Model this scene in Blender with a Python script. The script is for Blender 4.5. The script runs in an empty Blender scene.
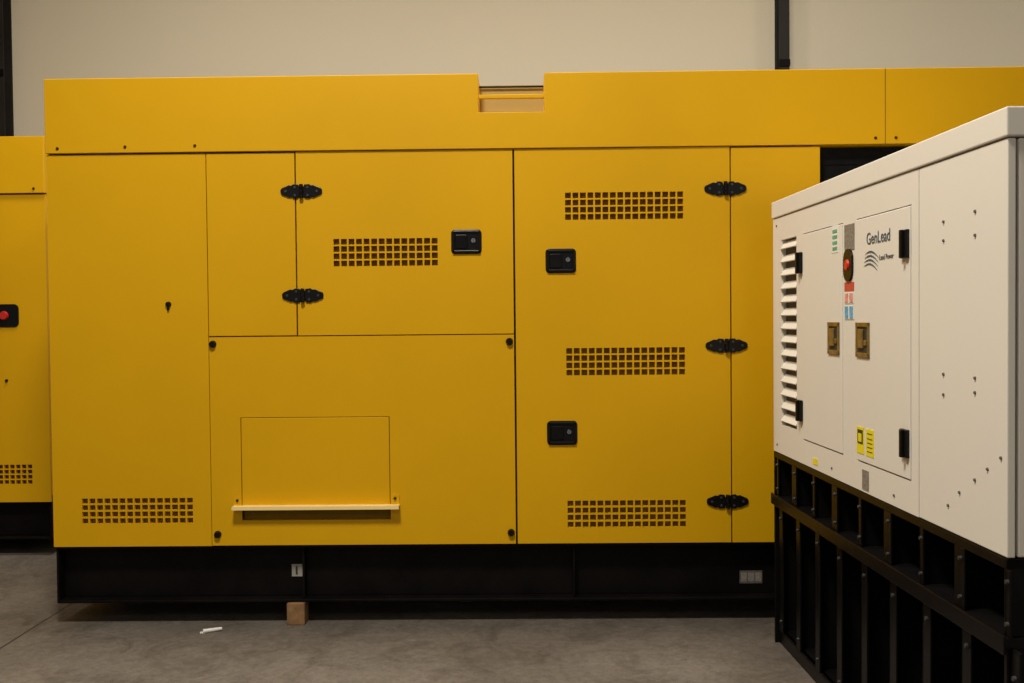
import bpy, bmesh, math
from mathutils import Matrix, Vector
sc = bpy.context.scene
sc.view_settings.view_transform = 'Standard'
sc.view_settings.look = 'None'
sc.view_settings.exposure = 0.0

# ------------------------------------------------------------ materials
def new_mat(name):
    m = bpy.data.materials.new(name); m.use_nodes = True
    nt = m.node_tree
    return m, nt, nt.nodes['Principled BSDF']

def paint(name, col, rough=0.5, metal=0.0, var=0.06, scale=1.3, bump=0.0, bscale=350, spec=0.5, col2=None):
    m, nt, b = new_mat(name)
    b.inputs['Roughness'].default_value = rough
    b.inputs['Metallic'].default_value = metal
    b.inputs['Specular IOR Level'].default_value = spec
    tc = nt.nodes.new('ShaderNodeTexCoord')
    n = nt.nodes.new('ShaderNodeTexNoise'); n.inputs['Scale'].default_value = scale
    n.inputs['Detail'].default_value = 5
    nt.links.new(tc.outputs['Object'], n.inputs['Vector'])
    r = nt.nodes.new('ShaderNodeValToRGB')
    r.color_ramp.elements[0].position = 0.3; r.color_ramp.elements[1].position = 0.7
    c2 = col2 if col2 else tuple(c*(1-var) for c in col)
    r.color_ramp.elements[0].color = (*c2, 1)
    r.color_ramp.elements[1].color = (*[min(1, c*(1+var)) if not col2 else c for c in col], 1)
    nt.links.new(n.outputs['Fac'], r.inputs['Fac'])
    nt.links.new(r.outputs['Color'], b.inputs['Base Color'])
    if bump > 0:
        n2 = nt.nodes.new('ShaderNodeTexNoise'); n2.inputs['Scale'].default_value = bscale
        nt.links.new(tc.outputs['Object'], n2.inputs['Vector'])
        bp = nt.nodes.new('ShaderNodeBump'); bp.inputs['Strength'].default_value = bump
        bp.inputs['Distance'].default_value = 0.002
        nt.links.new(n2.outputs['Fac'], bp.inputs['Height'])
        nt.links.new(bp.outputs['Normal'], b.inputs['Normal'])
    return m

YEL = paint('yellow_powder_coat', (0.69, 0.375, 0.003), 0.42, var=0.04, bump=0.15, spec=0.2)
YEL_D = paint('dull_tan_steel', (0.40, 0.28, 0.08), 0.7, var=0.1)  # dull tan plate behind the lifting bar
YEL_L = paint('yellow_lit_edge', (0.98, 0.76, 0.32), 0.45, var=0.03)  # overhead light on the drip ledge, put into a paler yellow
LINER = paint('dark_acoustic_liner', (0.055, 0.033, 0.006), 0.9, var=0.2, scale=20, spec=0.1)
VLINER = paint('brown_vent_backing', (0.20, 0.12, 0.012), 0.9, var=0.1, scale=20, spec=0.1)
BLACK = paint('black_frame_paint', (0.005, 0.004, 0.004), 0.45, var=0.4, scale=6, bump=0.1, bscale=60, spec=0.1)
BLACK_G = paint('black_gloss_enamel', (0.005, 0.0045, 0.0045), 0.34, var=0.3, scale=8, spec=0.17)
PLAST = paint('black_plastic', (0.004, 0.004, 0.005), 0.32, var=0.1, spec=0.25)
GRILL = paint('black_grill', (0.006, 0.006, 0.007), 0.7, var=0.2, scale=30, spec=0.1)
WHITE = paint('cream_powder_coat', (0.75, 0.71, 0.64), 0.5, var=0.015, bump=0.1, spec=0.2)
WLIN = paint('dark_grey_liner', (0.12, 0.105, 0.085), 0.9, var=0.1)  # dark grey backing for louvre and doors, also rivets
STEEL = paint('zinc_bolt', (0.30, 0.30, 0.30), 0.45, metal=0.7, var=0.1, scale=40)
DBOLT = paint('dark_bolt', (0.06, 0.06, 0.06), 0.45, metal=0.5, var=0.2, scale=40)
CHROME = paint('chrome_key_lock', (0.40, 0.40, 0.40), 0.3, metal=1.0, var=0.05)
BRASS = paint('yellow_chromate_latch', (0.30, 0.21, 0.07), 0.4, metal=0.6, var=0.35, scale=25)
RED = paint('red_plastic', (0.55, 0.02, 0.015), 0.35, var=0.05)
WOOD = paint('wood_block', (0.24, 0.13, 0.055), 0.8, var=0.3, scale=30, bump=0.3, bscale=80)
COLM = paint('dark_column_paint', (0.018, 0.016, 0.014), 0.6, var=0.2, scale=3, spec=0.2)
PAPER = paint('white_paper', (0.75, 0.73, 0.7), 0.8, var=0.05, scale=30)
LAB_W = paint('label_pale', (0.36, 0.34, 0.30), 0.5, var=0.1, scale=60)
LAB_G = paint('label_grey', (0.22, 0.20, 0.18), 0.5, var=0.35, scale=90)
LAB_D = paint('label_dim', (0.10, 0.09, 0.08), 0.6, var=0.3, scale=60)
LAB_Y = paint('label_yellow', (0.82, 0.70, 0.02), 0.5, var=0.05)
LAB_R = paint('label_red', (0.55, 0.07, 0.05), 0.5, var=0.1)
LAB_P = paint('label_pink', (0.7, 0.3, 0.25), 0.5, var=0.3, scale=70)
LAB_B = paint('label_blue', (0.12, 0.38, 0.62), 0.5, var=0.3, scale=70)
LAB_GR = paint('label_green', (0.12, 0.4, 0.22), 0.5, var=0.3, scale=70)
LAB_WH = paint('label_white', (0.80, 0.79, 0.76), 0.5, var=0.03)
INK = paint('ink_dark', (0.03, 0.03, 0.035), 0.6, var=0.1)
INKB = paint('ink_blue_grey', (0.06, 0.09, 0.12), 0.6, var=0.1)

def concrete():
    m, nt, b = new_mat('concrete_floor')
    tc = nt.nodes.new('ShaderNodeTexCoord')
    def noise(s, d=6, rough=0.6, dist=0.0):
        n = nt.nodes.new('ShaderNodeTexNoise'); n.inputs['Scale'].default_value = s
        n.inputs['Detail'].default_value = d; n.inputs['Roughness'].default_value = rough
        n.inputs['Distortion'].default_value = dist
        nt.links.new(tc.outputs['Object'], n.inputs['Vector']); return n
    def ramp(src, p0, c0, p1, c1):
        r = nt.nodes.new('ShaderNodeValToRGB')
        r.color_ramp.elements[0].position = p0; r.color_ramp.elements[0].color = (*c0, 1)
        r.color_ramp.elements[1].position = p1; r.color_ramp.elements[1].color = (*c1, 1)
        nt.links.new(src, r.inputs['Fac']); return r
    def mult(a, bb, fac=1.0):
        x = nt.nodes.new('ShaderNodeMix'); x.data_type = 'RGBA'; x.blend_type = 'MULTIPLY'
        x.inputs['Factor'].default_value = fac
        nt.links.new(a, x.inputs['A']); nt.links.new(bb, x.inputs['B']); return x
    base = ramp(noise(1.3, 8, 0.65, 0.4).outputs['Fac'], 0.32, (0.11, 0.095, 0.081), 0.68, (0.168, 0.147, 0.127))
    fine = ramp(noise(26, 9, 0.85).outputs['Fac'], 0.34, (0.62, 0.61, 0.60), 0.62, (1.12, 1.12, 1.12))
    st = ramp(noise(3.6, 7, 0.72, 0.8).outputs['Fac'], 0.36, (0.72, 0.70, 0.68), 0.52, (1, 1, 1))
    c = mult(base.outputs['Color'], fine.outputs['Color'])
    c = mult(c.outputs['Result'], st.outputs['Color'])
    sx = nt.nodes.new('ShaderNodeSeparateXYZ'); nt.links.new(tc.outputs['Object'], sx.inputs[0])
    last = c
    for ax, off, per in (('X', 2.5, 5.0), ('Y', 3.1, 5.0)):
        a = nt.nodes.new('ShaderNodeMath'); a.operation = 'ADD'; a.inputs[1].default_value = off + per*10
        nt.links.new(sx.outputs[ax], a.inputs[0])
        md = nt.nodes.new('ShaderNodeMath'); md.operation = 'MODULO'; md.inputs[1].default_value = per
        nt.links.new(a.outputs[0], md.inputs[0])
        lt = nt.nodes.new('ShaderNodeMath'); lt.operation = 'LESS_THAN'; lt.inputs[1].default_value = 0.012
        nt.links.new(md.outputs[0], lt.inputs[0])
        mx = nt.nodes.new('ShaderNodeMix'); mx.data_type = 'RGBA'
        nt.links.new(lt.outputs[0], mx.inputs['Factor'])
        nt.links.new(last.outputs['Result'], mx.inputs['A']); mx.inputs['B'].default_value = (0.04, 0.034, 0.028, 1)
        last = mx
    nt.links.new(last.outputs['Result'], b.inputs['Base Color'])
    b.inputs['Roughness'].default_value = 0.6
    b.inputs['Specular IOR Level'].default_value = 0.25
    bp = nt.nodes.new('ShaderNodeBump'); bp.inputs['Strength'].default_value = 0.35; bp.inputs['Distance'].default_value = 0.01
    nt.links.new(noise(35, 8).outputs['Fac'], bp.inputs['Height'])
    nt.links.new(bp.outputs['Normal'], b.inputs['Normal'])
    return m
FLOOR = concrete()
WALL = paint('cream_plaster_wall', (0.64, 0.60, 0.495), 0.9, var=0.015, scale=0.7, bump=0.15, bscale=40, spec=0.1)
CEIL = paint('ceiling_sheet', (0.4, 0.37, 0.32), 0.9, var=0.03)

# ------------------------------------------------------------ helpers
def empty(name, M=None):
    e = bpy.data.objects.new(name, None); sc.collection.objects.link(e)
    e.empty_display_size = 0.2
    if M is not None: e.matrix_world = M
    return e

def mesh_obj(name, bm, mat, parent=None, smooth=False):
    me = bpy.data.meshes.new(name); bm.normal_update(); bm.to_mesh(me); bm.free()
    if smooth:
        for p in me.polygons: p.use_smooth = True
    o = bpy.data.objects.new(name, me); sc.collection.objects.link(o)
    me.materials.append(mat)
    if parent: o.parent = parent
    return o

def add_box(bm, x0, x1, y0, y1, z0, z1):
    M = Matrix.Translation(((x0+x1)/2, (y0+y1)/2, (z0+z1)/2)) @ Matrix.Diagonal((x1-x0, y1-y0, z1-z0, 1))
    return bmesh.ops.create_cube(bm, size=1, matrix=M)['verts']

def add_bevel(o, w, seg=2):
    m = o.modifiers.new('bevel', 'BEVEL'); m.width = w; m.segments = seg; m.limit_method = 'ANGLE'
    return o

def box(name, x0, x1, y0, y1, z0, z1, mat, parent=None, bevel=0):
    bm = bmesh.new(); add_box(bm, x0, x1, y0, y1, z0, z1)
    o = mesh_obj(name, bm, mat, parent)
    if bevel: add_bevel(o, bevel)
    return o

def boxes(name, lst, mat, parent=None, bevel=0):
    bm = bmesh.new()
    for b in lst: add_box(bm, *b)
    o = mesh_obj(name, bm, mat, parent)
    if bevel: add_bevel(o, bevel)
    return o

def prism(name, pts, y0, y1, mat, parent=None, bevel=0):
    """polygon in XZ extruded along Y (front at y0)"""
    bm = bmesh.new()
    vs = [bm.verts.new((x, y0, z)) for x, z in pts]
    f = bm.faces.new(vs)
    r = bmesh.ops.extrude_face_region(bm, geom=[f])
    bmesh.ops.translate(bm, verts=[v for v in r['geom'] if isinstance(v, bmesh.types.BMVert)], vec=(0, y1-y0, 0))
    bmesh.ops.recalc_face_normals(bm, faces=bm.faces[:])
    o = mesh_obj(name, bm, mat, parent)
    if bevel: add_bevel(o, bevel)
    return o

def discs(name, pts, r, y0, y1, mat, parent=None, seg=20):
    """short cylinders, axis along Y"""
    bm = bmesh.new()
    for x, z in pts:
        M = Matrix.Translation((x, (y0+y1)/2, z)) @ Matrix.Rotation(math.pi/2, 4, 'X')
        bmesh.ops.create_cone(bm, cap_ends=True, segments=seg, radius1=r, radius2=r*0.8, depth=abs(y1-y0), matrix=M)
    return mesh_obj(name, bm, mat, parent)

def sheet(name, x0, x1, z0, z1, holes, y, t, mat, parent, bevel=0.0025):
    xs = sorted(set([x0, x1] + [h[0] for h in holes] + [h[1] for h in holes]))
    zs = sorted(set([z0, z1] + [h[2] for h in holes] + [h[3] for h in holes]))
    bm = bmesh.new(); V = {}
    def v(i, j):
        if (i, j) not in V: V[(i, j)] = bm.verts.new((xs[i], y, zs[j]))
        return V[(i, j)]
    for i in range(len(xs)-1):
        for j in range(len(zs)-1):
            cx, cz = (xs[i]+xs[i+1])/2, (zs[j]+zs[j+1])/2
            if any(h[0] < cx < h[1] and h[2] < cz < h[3] for h in holes): continue
            bm.faces.new((v(i, j), v(i+1, j), v(i+1, j+1), v(i, j+1)))
    r = bmesh.ops.extrude_face_region(bm, geom=bm.faces[:])
    bmesh.ops.translate(bm, verts=[q for q in r['geom'] if isinstance(q, bmesh.types.BMVert)], vec=(0, t, 0))
    bmesh.ops.recalc_face_normals(bm, faces=bm.faces[:])
    o = mesh_obj(name, bm, mat, parent)
    if bevel and not holes: add_bevel(o, bevel)
    return o

def vent(x0, x1, z0, z1, nc, nr, bar=0.22):
    px, pz = (x1-x0)/nc, (z1-z0)/nr
    return [(x0+i*px+px*bar/2, x0+(i+1)*px-px*bar/2, z0+j*pz+pz*bar/2, z0+(j+1)*pz-pz*bar/2)
            for i in range(nc) for j in range(nr)]

def rrect(x, z, w, h, r, n=5):
    pts = []
    for cx, cz, a0 in ((x+w/2-r, z+h/2-r, 0), (x-w/2+r, z+h/2-r, 90), (x-w/2+r, z-h/2+r, 180), (x+w/2-r, z-h/2+r, 270)):
        for k in range(n+1):
            a = math.radians(a0+90*k/n); pts.append((cx+r*math.cos(a), cz+r*math.sin(a)))
    return pts

def hinge(par, x, z, y, i):
    for s in (-1, 1):
        half = [(0.008, .018), (.016, .034), (.040, .036), (.048, .029), (.062, .031), (.082, .022), (.098, .016), (.104, .007)]
        pts = [(x+s*a, z-b) for a, b in half] + [(x+s*a, z+b) for a, b in reversed(half)]
        prism(f'hinge_{i}_leaf_{"l" if s<0 else "r"}', pts, y-0.008, y, PLAST, par, 0.002)
        discs(f'hinge_{i}_screws_{"l" if s<0 else "r"}', [(x+s*0.032, z+0.020), (x+s*0.032, z-0.020), (x+s*0.078, z)], 0.007, y-0.012, y-0.0075, DBOLT, par, 12)
    bm = bmesh.new()
    for zz in (-0.024, 0, 0.024):
        bmesh.ops.create_cone(bm, cap_ends=True, segments=16, radius1=0.010, radius2=0.010, depth=0.021,
                              matrix=Matrix.Translation((x, y-0.012, z+zz)))
    mesh_obj(f'hinge_{i}_barrel', bm, PLAST, par)

def latch(par, x, z, y, i):
    w, h = 0.152, 0.122
    prism(f'latch_{i}_plate', rrect(x, z, w, h, 0.02), y-0.006, y, PLAST, par, 0.003)
    # raised rim
    rim = [(x-w/2+.006, x+w/2-.006, y-.013, y-.005, z+h/2-.018, z+h/2-.006), (x-w/2+.006, x+w/2-.006, y-.013, y-.005, z-h/2+.006, z-h/2+.018),
           (x-w/2+.006, x-w/2+.018, y-.013, y-.005, z-h/2+.006, z+h/2-.006), (x+w/2-.018, x+w/2-.006, y-.013, y-.005, z-h/2+.006, z+h/2-.006)]
    boxes(f'latch_{i}_rim', rim, PLAST, par, 0.003)
    prism(f'latch_{i}_paddle', rrect(x-0.025, z, 0.062, 0.07, 0.008), y-0.012, y-0.005, BLACK_G, par, 0.003)
    discs(f'latch_{i}_lock', [(x+0.035, z+0.005)], 0.013, y-0.012, y-0.005, CHROME, par)
    box(f'latch_{i}_keyway', x+0.033, x+0.037, y-0.0128, y-0.011, z-0.003, z+0.013, INK, par)

# ------------------------------------------------------------ main yellow generator
G = empty('yellow_generator_set')
YF = 5.0
def P(n, x0, x1, z0, z1, holes=(), t=0.02):
    return sheet(n, x0, x1, z0, z1, list(holes), YF, t, YEL, G)
box('canopy_body', -2.39, 3.0, YF+0.07, 6.55, 0.40, 2.385, YEL, G)
boxes('inner_liner', [(-2.37, 1.46, YF+0.045, YF+0.068, 0.41, 2.375), (2.21, 2.99, YF+0.045, YF+0.068, 0.41, 2.375)], LINER, G)
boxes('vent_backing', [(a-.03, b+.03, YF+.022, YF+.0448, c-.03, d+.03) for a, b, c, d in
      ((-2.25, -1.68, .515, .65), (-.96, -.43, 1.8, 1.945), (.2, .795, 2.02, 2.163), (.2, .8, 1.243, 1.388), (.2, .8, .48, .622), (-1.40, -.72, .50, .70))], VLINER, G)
boxes('corner_posts', [(-2.392, -2.36, YF+0.02, YF+0.07, 0.40, 2.38), (2.97, 3.0, YF+0.02, YF+0.07, 0.40, 2.38),
                       (1.44, 1.47, YF+0.02, YF+0.07, 0.40, 2.38), (2.2, 2.23, YF+0.02, YF+0.07, 0.40, 2.38)], YEL, G)
boxes('door_gaskets', [(-1.61, -1.57, YF+.021, YF+.044, .41, 2.37), (-1.165, -1.12, YF+.021, YF+.044, 1.46, 2.37),
                       (-0.085, -0.03, YF+.021, YF+.044, .41, 2.37), (1.0, 1.05, YF+.021, YF+.044, .41, 2.37),
                       (-1.6, -.05, YF+.021, YF+.044, 1.44, 1.475), (-2.38, 1.46, YF+.021, YF+.044, 2.355, 2.38),
                       (-2.38, 1.46, YF+.021, YF+.044, .402, .425)], LINER, G)
P('side_panel', -2.393, -1.5915, 0.402, 2.374, vent(-2.25, -1.68, 0.515, 0.65, 15, 4))
P('fixed_panel_upper', -1.5885, -1.146, 1.460, 2.374)
P('door_control', -1.139, -0.057, 1.460, 2.378, vent(-0.96, -0.43, 1.80, 1.945, 14, 4))
P('panel_lower', -1.5885, -0.057, 0.404, 1.455, [(-1.4365, -0.6855, 0.53, 1.05)])
P('access_flap', -1.4335, -0.6885, 0.585, 1.047)
P('door_engine', -0.047, 1.022, 0.404, 2.378, vent(0.20, 0.795, 2.02, 2.163, 16, 4) + vent(0.20, 0.80, 1.243, 1.388, 16, 4) + vent(0.20, 0.80, 0.48, 0.622, 16, 4))
P('end_panel', 1.029, 1.47, 0.402, 2.374)
P('rear_end_panel', 2.2, 2.998, 0.402, 2.374)
boxes('radiator_grill', [(1.475, 2.195, YF+0.05, YF+0.069, 0.42, 2.375)] +
      [(1.475, 2.195, YF+0.045, YF+0.05, 0.45+k*0.08, 0.454+k*0.08) for k in range(24)], GRILL, G)
# drip ledge
prism('drip_ledge_end_l', [(-1.475, .60), (-1.435, .60), (-1.435, .655), (-1.475, .645)], YF-.006, YF, YEL, G, .001)
prism('drip_ledge_end_r', [(-.68, .60), (-.64, .60), (-.64, .655), (-.68, .66)], YF-.006, YF, YEL, G, .001)
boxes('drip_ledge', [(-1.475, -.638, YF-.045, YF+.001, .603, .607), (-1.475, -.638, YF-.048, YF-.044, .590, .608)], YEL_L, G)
discs('drip_ledge_bolts', [(-1.457, .632), (-.662, .638)], 0.008, YF-.012, YF-.005, DBOLT, G)
# lid with crane-sling channel
lidpts = [(-2.393, 2.381), (3.005, 2.381), (3.005, 2.752), (0.105, 2.752), (0.105, 2.56), (-0.224, 2.56), (-0.224, 2.752), (-2.393, 2.752)]
prism('roof_lid', lidpts, YF-0.012, 6.57, YEL, G, 0.003)
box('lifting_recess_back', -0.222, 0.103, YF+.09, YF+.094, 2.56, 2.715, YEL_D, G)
box('lifting_recess_strut', -0.222, 0.103, YF+.075, YF+.08, 2.700, 2.708, BLACK, G)
box('lifting_bar', -0.222, 0.103, YF+.0, YF+.022, 2.630, 2.650, YEL, G, .003)
box('lid_seam', 1.786, 1.789, YF-.0135, YF-.0115, 2.381, 2.752, VLINER, G)
discs('lid_rivets', [(-2.33, 2.405), (-1.99, 2.41), (-1.64, 2.412), (1.74, 2.41), (1.84, 2.41), (2.4, 2.41), (2.9, 2.41)], 0.008, YF-.017, YF-.011, LINER, G, 12)
for i, (x, z) in enumerate([(-1.112, 2.18), (-1.112, 1.66), (1.000, 2.17), (1.002, 1.39), (1.004, .61)]): hinge(G, x, z, YF, i+1)
for i, (x, z) in enumerate([(-.29, 1.92), (.18, 1.82), (.18, .96)]): latch(G, x, z, YF, i+1)
discs('panel_knobs', [(-1.57, 1.42), (-.08, 1.42), (-1.56, .46), (-.08, .46)], 0.019, YF-.016, YF, PLAST, G)
discs('budget_lock', [(-1.79, 1.622)], 0.015, YF-.012, YF, PLAST, G)
box('budget_lock_tab', -1.795, -1.785, YF-.010, YF, 1.592, 1.612, PLAST, G, .002)
def skid(par, x0, x1, yf, yb):
    L = [(x0, x1, yf, yb, .385, .400), (x0, x1, yf+.07, yf+.085, .125, .385), (x0, x1, yf, yf+.10, .110, .125),
         (x0, x1, yb-.10, yb, .110, .125), (x0, x1, yb-.085, yb-.07, .125, .385),
         (x0, x0+.012, yf, yb, .110, .400), (x1-.012, x1, yf, yb, .110, .400)]
    for xx in (-1.135, 0.235, 1.4, 2.3):
        if x0 < xx < x1: L.append((xx-.006, xx+.006, yf+.012, yf+.07, .125, .385))
    boxes('skid_base', L, BLACK, par, .003)
skid(G, -2.388, 2.995, YF+.012, 6.53)
box('skid_label_left', -1.207, -1.152, YF+.079, YF+.0815, .225, .288, LAB_W, G)
box('skid_label_left_mark', -1.187, -1.177, YF+.0775, YF+.0788, .235, .278, INK, G)
box('skid_label_right', 1.08, 1.195, YF+.079, YF+.0815, .175, .240, LAB_D, G)
for k in range(3):
    box(f'skid_label_right_box_{k}', 1.086+k*.037, 1.116+k*.037, YF+.0775, YF+.0788, .185, .230, LAB_G, G)

box('wooden_block', -1.215, -1.125, 4.99, 5.09, 0, .110, WOOD, None, .004)
box('wooden_block.001', 2.55, 2.65, 5.02, 6.5, 0, .110, WOOD, None, .004)
box('wooden_block.004', -2.1, -2.0, 6.35, 6.5, 0, .110, WOOD, None, .004)

# ------------------------------------------------------------ second yellow generator (behind, left)
G2 = empty('yellow_generator_set.001')
Y2 = 6.5; X1 = -3.125; X0 = -7.6
box('canopy_body', X0, X1, Y2+.07, 8.0, .40, 2.385, YEL, G2)
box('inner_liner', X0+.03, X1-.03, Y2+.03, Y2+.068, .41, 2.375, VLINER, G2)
boxes('corner_posts', [(X0, X0+.03, Y2+.02, Y2+.07, .4, 2.38), (X1-.03, X1, Y2+.02, Y2+.07, .4, 2.38)], YEL, G2)
sheet('side_panel', -3.92, X1, .36, 2.374, vent(-3.86, -3.24, .475, .61, 16, 4), Y2, .02, YEL, G2)
sheet('door_engine', -5.0, -3.93, .404, 2.374, vent(-4.8, -4.2, 2.02, 2.16, 16, 4) + vent(-4.8, -4.2, .48, .62, 16, 4), Y2, .02, YEL, G2)
sheet('door_control', -6.1, -5.01, 1.46, 2.374, vent(-5.9, -5.3, 1.8, 1.94, 16, 4), Y2, .02, YEL, G2)
sheet('panel_lower', -6.1, -5.01, .404, 1.45, [], Y2, .02, YEL, G2)
sheet('fixed_panel_upper', X0, -6.11, .404, 2.374, [], Y2, .02, YEL, G2)
for i, (x, z) in enumerate([(-5.03, 2.1), (-5.03, .6)]): hinge(G2, x, z, Y2, i+1)
for i, (x, z) in enumerate([(-4.1, 1.8), (-4.1, .96)]): latch(G2, x, z, Y2, i+1)
lp = [(X0-.005, 2.381), (X1+.005, 2.381), (X1+.005, 2.75), (-5.2, 2.75), (-5.2, 2.56), (-5.53, 2.56), (-5.53, 2.75), (X0-.005, 2.75)]
prism('roof_lid', lp, Y2-.015, 8.02, YEL, G2, .003)
discs('lid_rivets', [(-3.19, 2.41), (-3.5, 2.41), (-4.0, 2.41)], .009, Y2-.021, Y2-.014, LINER, G2, 12)
skid(G2, X0+.005, X1-.005, Y2+.012, 7.98)
prism('stop_plate', rrect(-3.385, 1.585, .15, .15, .03), Y2-.008, Y2, PLAST, G2, .003)
discs('stop_button', [(-3.405, 1.585)], .030, Y2-.022, Y2-.008, RED, G2)
discs('budget_lock', [(-3.40, 1.16)], .010, Y2-.01, Y2, PLAST, G2)
box('wooden_block.002', -4.7, -4.6, 6.6, 7.9, 0, .11, WOOD, None, .004)
box('wooden_block.003', -7.2, -7.1, 6.6, 7.9, 0, .11, WOOD, None, .004)

# ------------------------------------------------------------ white generator (right), long side faces left
W = empty('white_generator_set', Matrix.Translation((1.1623, 4.70, 0)) @ Matrix.Rotation(-math.pi/2+0.035, 4, 'Z'))
L, D = 2.12, 0.98
box('canopy_body', .003, L-.003, .03, D-.003, .905, 1.985, WHITE, W, .004)
prism('roof_cap', [(-.006, 1.988), (L+.006, 1.988), (L+.006, 2.064), (-.006, 2.064)], -.006, D+.006, WHITE, W, .004)
def S(n, x0, x1, z0, z1, holes=(), y=0.0, t=.02, m=WHITE): return sheet(n, x0, x1, z0, z1, list(holes), y, t, m, W, .003)
S('side_sheet', 0, 1.5885, .905, 1.984, [(.13, .355, 1.04, 1.88), (.445, .925, 1.008, 1.882), (1.065, 1.535, 1.008, 1.882)], 0, .022)
S('end_sheet', 1.5915, L, .905, 1.984, [], 0, .022)
S('door_far', .449, .921, 1.012, 1.878, [], -.003, .018)
S('door_near', 1.069, 1.531, 1.012, 1.878, [], -.003, .018)
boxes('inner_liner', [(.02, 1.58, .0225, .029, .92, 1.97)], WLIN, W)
box('end_face_door', L-.004, L+.004, .07, D-.07, .97, 1.93, WHITE, W, .002)
bm = bmesh.new()
for k in range(14):
    z = 1.045 + k*.06
    vs = [bm.verts.new(p) for p in ((.131, .018, z+.046), (.354, .018, z+.046), (.354, -.006, z+.014), (.131, -.006, z+.014))]
    f = bm.faces.new(vs)
    r = bmesh.ops.extrude_face_region(bm, geom=[f])
    bmesh.ops.translate(bm, verts=[q for q in r['geom'] if isinstance(q, bmesh.types.BMVert)], vec=(0, .002, -.004))
bmesh.ops.recalc_face_normals(bm, faces=bm.faces[:])
mesh_obj('louvre_blades', bm, WHITE, W)
for i, (x, z) in enumerate([(.415, 1.76), (.415, 1.13), (1.50, 1.76), (1.50, 1.125)]):
    boxes(f'hinge_{i+1}', [(x-.028, x+.028, -.014, -.001, z-.045, z+.045), (x-.008, x+.008, -.024, -.006, z-.045, z+.045)], PLAST, W, .003)
for i, x in enumerate([.835, 1.135]):
    z = 1.447
    boxes(f'handle_{i+1}_frame', [(x-.062, x+.062, -.009, -.002, z+.046, z+.062), (x-.062, x+.062, -.009, -.002, z-.062, z-.046),
                              (x-.062, x-.048, -.009, -.002, z-.062, z+.062), (x+.048, x+.062, -.009, -.002, z-.062, z+.062)], BRASS, W, .002)
    box(f'handle_{i+1}_pocket', x-.05, x+.05, -.0045, -.0025, z-.05, z+.05, INK, W)
    boxes(f'handle_{i+1}_paddle', [(x-.035, x+.012, -.012, -.004, z-.03, z+.038), (x+.018, x+.040, -.010, -.004, z-.02, z+.0)], BRASS, W, .003)
def lab(n, x0, x1, z0, z1, m, y=-.0012):
    return box(n, x0, x1, y-.0008, y+.0008, z0, z1, m, W)
lab('label_rating_plate', .945, 1.045, 1.775, 1.87, LAB_G)
lab('label_green_card', .815, .885, 1.775, 1.88, LAB_WH, -.0034)
for k in range(4):
    lab(f'label_green_{k}', .825, .875, 1.785+k*.022, 1.797+k*.022, LAB_GR, -.0048)
prism('stop_plate', rrect(.99, 1.72, .09, .12, .04), -.008, 0, PLAST, W, .002)
discs('stop_button', [(.99, 1.72)], .022, -.014, -.008, RED, W)
lab('label_red', .945, 1.04, 1.625, 1.657, LAB_R)
for nm, z0, z1, m in (('pink', 1.578, 1.620, LAB_P), ('blue', 1.52, 1.572, LAB_B)):
    lab(f'label_{nm}_card', .945, 1.04, z0, z1, LAB_WH)
    lab(f'label_{nm}_a', .952, .985, z0+.004, z1-.004, m, -.0026); lab(f'label_{nm}_b', 1.0, 1.033, z0+.004, z1-.004, m, -.0026)
lab('label_warning_a', 1.075, 1.145, 1.04, 1.135, LAB_Y, -.0038)
lab('label_warning_a_sign', 1.085, 1.135, 1.075, 1.125, INK, -.0048)
lab('label_warning_a_sign_in', 1.095, 1.125, 1.082, 1.112, LAB_Y, -.0058)
lab('label_warning_b', 1.165, 1.235, 1.04, 1.135, LAB_Y, -.0038)
boxes('label_warning_b_text', [(1.176, 1.224, -.0056, -.0046, z, z+.0025) for z in (1.055, 1.070, 1.085, 1.100, 1.118)], INK, W)
lab('label_small_yellow', .575, .63, .925, .95, LAB_Y)
lab('label_grey_small', 1.12, 1.18, .915, .985, LAB_G)
def text(n, s, x, z, size, m, y=-.0045):
    c = bpy.data.curves.new(n, 'FONT'); c.body = s; c.size = size; c.extrude = .0003
    o = bpy.data.objects.new(n, c); sc.collection.objects.link(o); c.materials.append(m)
    o.parent = W; o.location = (x, y, z); o.rotation_euler = (math.pi/2, 0, 0)
text('logo_text', 'GenLead', 1.170, 1.782, .058, INKB)
text('logo_subtext', 'Lead Power', 1.285, 1.722, .025, INK)
bm = bmesh.new()
for k in range(4):
    n = 14; prev = None
    for q in range(n+1):
        s = q/n
        x = 1.145+.125*s+.004*k
        zc = 1.695 + .014*k + .022*math.sin(math.pi*(.15+.75*s)) - .016*s
        t = .0015+.0045*math.sin(math.pi*s)
        cur = (bm.verts.new((x, -.0046, zc)), bm.verts.new((x, -.0046, zc+t)))
        if prev: bm.faces.new((prev[0], cur[0], cur[1], prev[1]))
        prev = cur
mesh_obj('logo_swoosh', bm, INKB, W)
discs('rivets', [(1.76, 1.805), (1.76, 1.75), (1.95, 1.815), (1.95, 1.75), (1.76, 1.36), (1.76, 1.30), (1.95, 1.36), (1.95, 1.32),
                 (1.79, .98), (1.86, 1.03), (1.95, 1.08), (2.02, 1.12), (2.09, 1.16), (.06, 1.95), (.06, .94), (.8, .94), (1.4, .94)], .005, -.004, 0, WLIN, W, 12)
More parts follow.
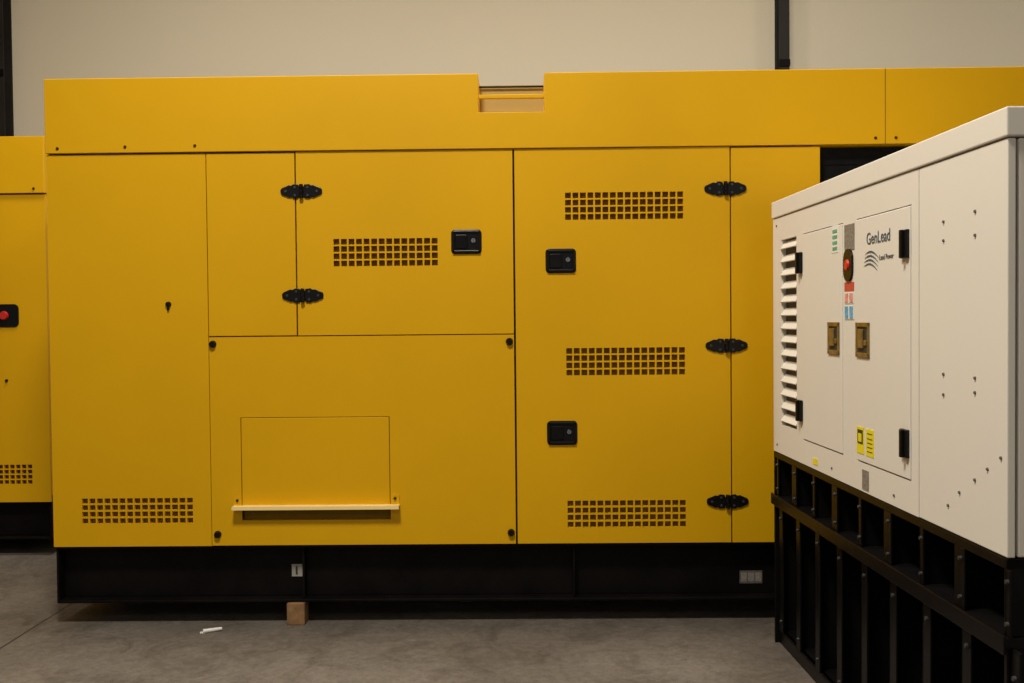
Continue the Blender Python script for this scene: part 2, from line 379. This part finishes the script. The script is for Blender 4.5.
# ---- stacked black base frames
xs = [.05+.258*k for k in range(9)]
lst = [(0, L, .0, .05, .875, .902), (0, L, .10, .115, .70, .875), (0, L, D-.06, D-.01, .70, .902),
       (0, .015, .0, D-.01, .70, .902), (L-.015, L, .0, D-.01, .70, .902),
       (-.005, L+.01, -.012, D, .672, .70), (-.005, L+.01, -.014, -.006, .655, .705)]
for k, x in enumerate(xs): lst += [(x-.005, x+.005, .0, .10, .70, .875), (x-.03, x+.03, .0, .008, .70, .875) if k % 2 else (x-.005, x+.02, .0, .008, .70, .875)]
boxes('upper_skid', lst, BLACK_G, W, .002)
lst = [(0, L, .11, .125, .07, .672), (0, L, D-.06, D-.02, .0, .672), (0, .015, .0, D-.02, .0, .672), (L-.015, L, .0, D-.02, .0, .672),
       (0, L, .02, .12, .055, .07), (0, L, .02, .035, .0, .07), (0, L, .035, D-.02, .0, .01)]
for x in xs: lst += [(x-.006, x+.006, .01, .11, .07, .672), (x-.006, x+.05, .01, .018, .07, .672)]
boxes('lower_skid', lst, BLACK_G, W, .002)
discs('skid_bolts', [(x+.012, .845) for x in xs] + [(x+.012, .735) for x in xs], .007, -.008, .002, DBOLT, W, 10)
discs('lower_skid_bolts', [(x+.03, .60) for x in xs] + [(x+.03, .12) for x in xs], .008, .002, .012, DBOLT, W, 10)

# ------------------------------------------------------------ litter
bm = bmesh.new()
bmesh.ops.create_cone(bm, cap_ends=True, segments=12, radius1=.010, radius2=.008, depth=.09,
                      matrix=Matrix.Translation((-1.560, 4.89, .010)) @ Matrix.Rotation(.5, 4, 'Z') @ Matrix.Rotation(math.pi/2, 4, 'Y'))
add_box(bm, -1.615, -1.59, 4.865, 4.88, 0, .005)
mesh_obj('paper_scrap', bm, PAPER)

# ------------------------------------------------------------ room
box('floor', -10, 10, -8, 9.2, -.1, 0, FLOOR)
box('wall_back', -10, 10, 9.0, 9.2, 0, 7, WALL)
box('wall_left', -10.2, -10, -8, 9.2, 0, 7, WALL)
box('wall_right', 10, 10.2, -8, 9.2, 0, 7, WALL)
box('ceiling', -10.2, 10.2, -8, 9.2, 7, 7.1, CEIL)
def column(n, x0, x1):
    e = empty(n)
    boxes('i_section', [(x0, x1, 8.84, 8.855, 0, 7), (x0, x1, 8.985, 8.9995, 0, 7), ((x0+x1)/2-.006, (x0+x1)/2+.006, 8.855, 8.985, 0, 7)], COLM, e)
    boxes('splice_plate', [(x0-.004, x1+.004, 8.83, 8.84, 3.72, 3.78)], BLACK, e)
column('steel_column', -4.75, -4.595); column('steel_column.001', 2.245, 2.335); column('steel_column.002', 9.3, 9.42)

# ------------------------------------------------------------ lights
def lamp(name, x, y, z, power, size=1.0):
    e = empty(name, Matrix.Translation((x, y, z)))
    bm = bmesh.new()
    bmesh.ops.create_cone(bm, cap_ends=False, segments=32, radius1=size*.5+.03, radius2=.12, depth=.3, matrix=Matrix.Translation((0, 0, .17)))
    bmesh.ops.create_cone(bm, cap_ends=True, segments=16, radius1=.015, radius2=.015, depth=max(.05, 7-z-.3), matrix=Matrix.Translation((0, 0, .3+(7-z-.3)/2)))
    mesh_obj('reflector', bm, STEEL, e)
    l = bpy.data.lights.new(name+'_bulb', 'AREA'); l.shape = 'DISK'; l.size = size; l.energy = power; l.color = (1, .92, .79)
    o = bpy.data.objects.new('bulb', l); sc.collection.objects.link(o); o.parent = e
for i, (x, y, pw) in enumerate([(-0.9, 2.0, 300), (-3.2, -4, 75), (2.0, -4, 65), (-2.2, 5.4, 135), (1.6, 5.4, 150), (6.0, 5.4, 80)]):  # rear row added to brighten the back wall, no known fixtures there
    lamp('overhead_light' + (f'.{i:03d}' if i else ''), x, y, 5.8, pw, .9)
w = bpy.data.worlds.new('hall_fill'); sc.world = w; w.use_nodes = True  # added frontal fill, enters where the front wall is left off
w.node_tree.nodes['Background'].inputs[0].default_value = (1, .95, .87, 1)
w.node_tree.nodes['Background'].inputs[1].default_value = .29

# ------------------------------------------------------------ camera
cam = bpy.data.cameras.new('camera'); cam.sensor_width = 36; cam.lens = 1000/1024*36
co = bpy.data.objects.new('camera', cam); sc.collection.objects.link(co)
co.matrix_world = Matrix.Translation((0, 0, 1.535)) @ Matrix.Rotation(0.0134, 4, 'Z') @ Matrix.Rotation(math.pi/2-0.023, 4, 'X') @ Matrix.Rotation(-0.0095, 4, 'Z')
sc.camera = co
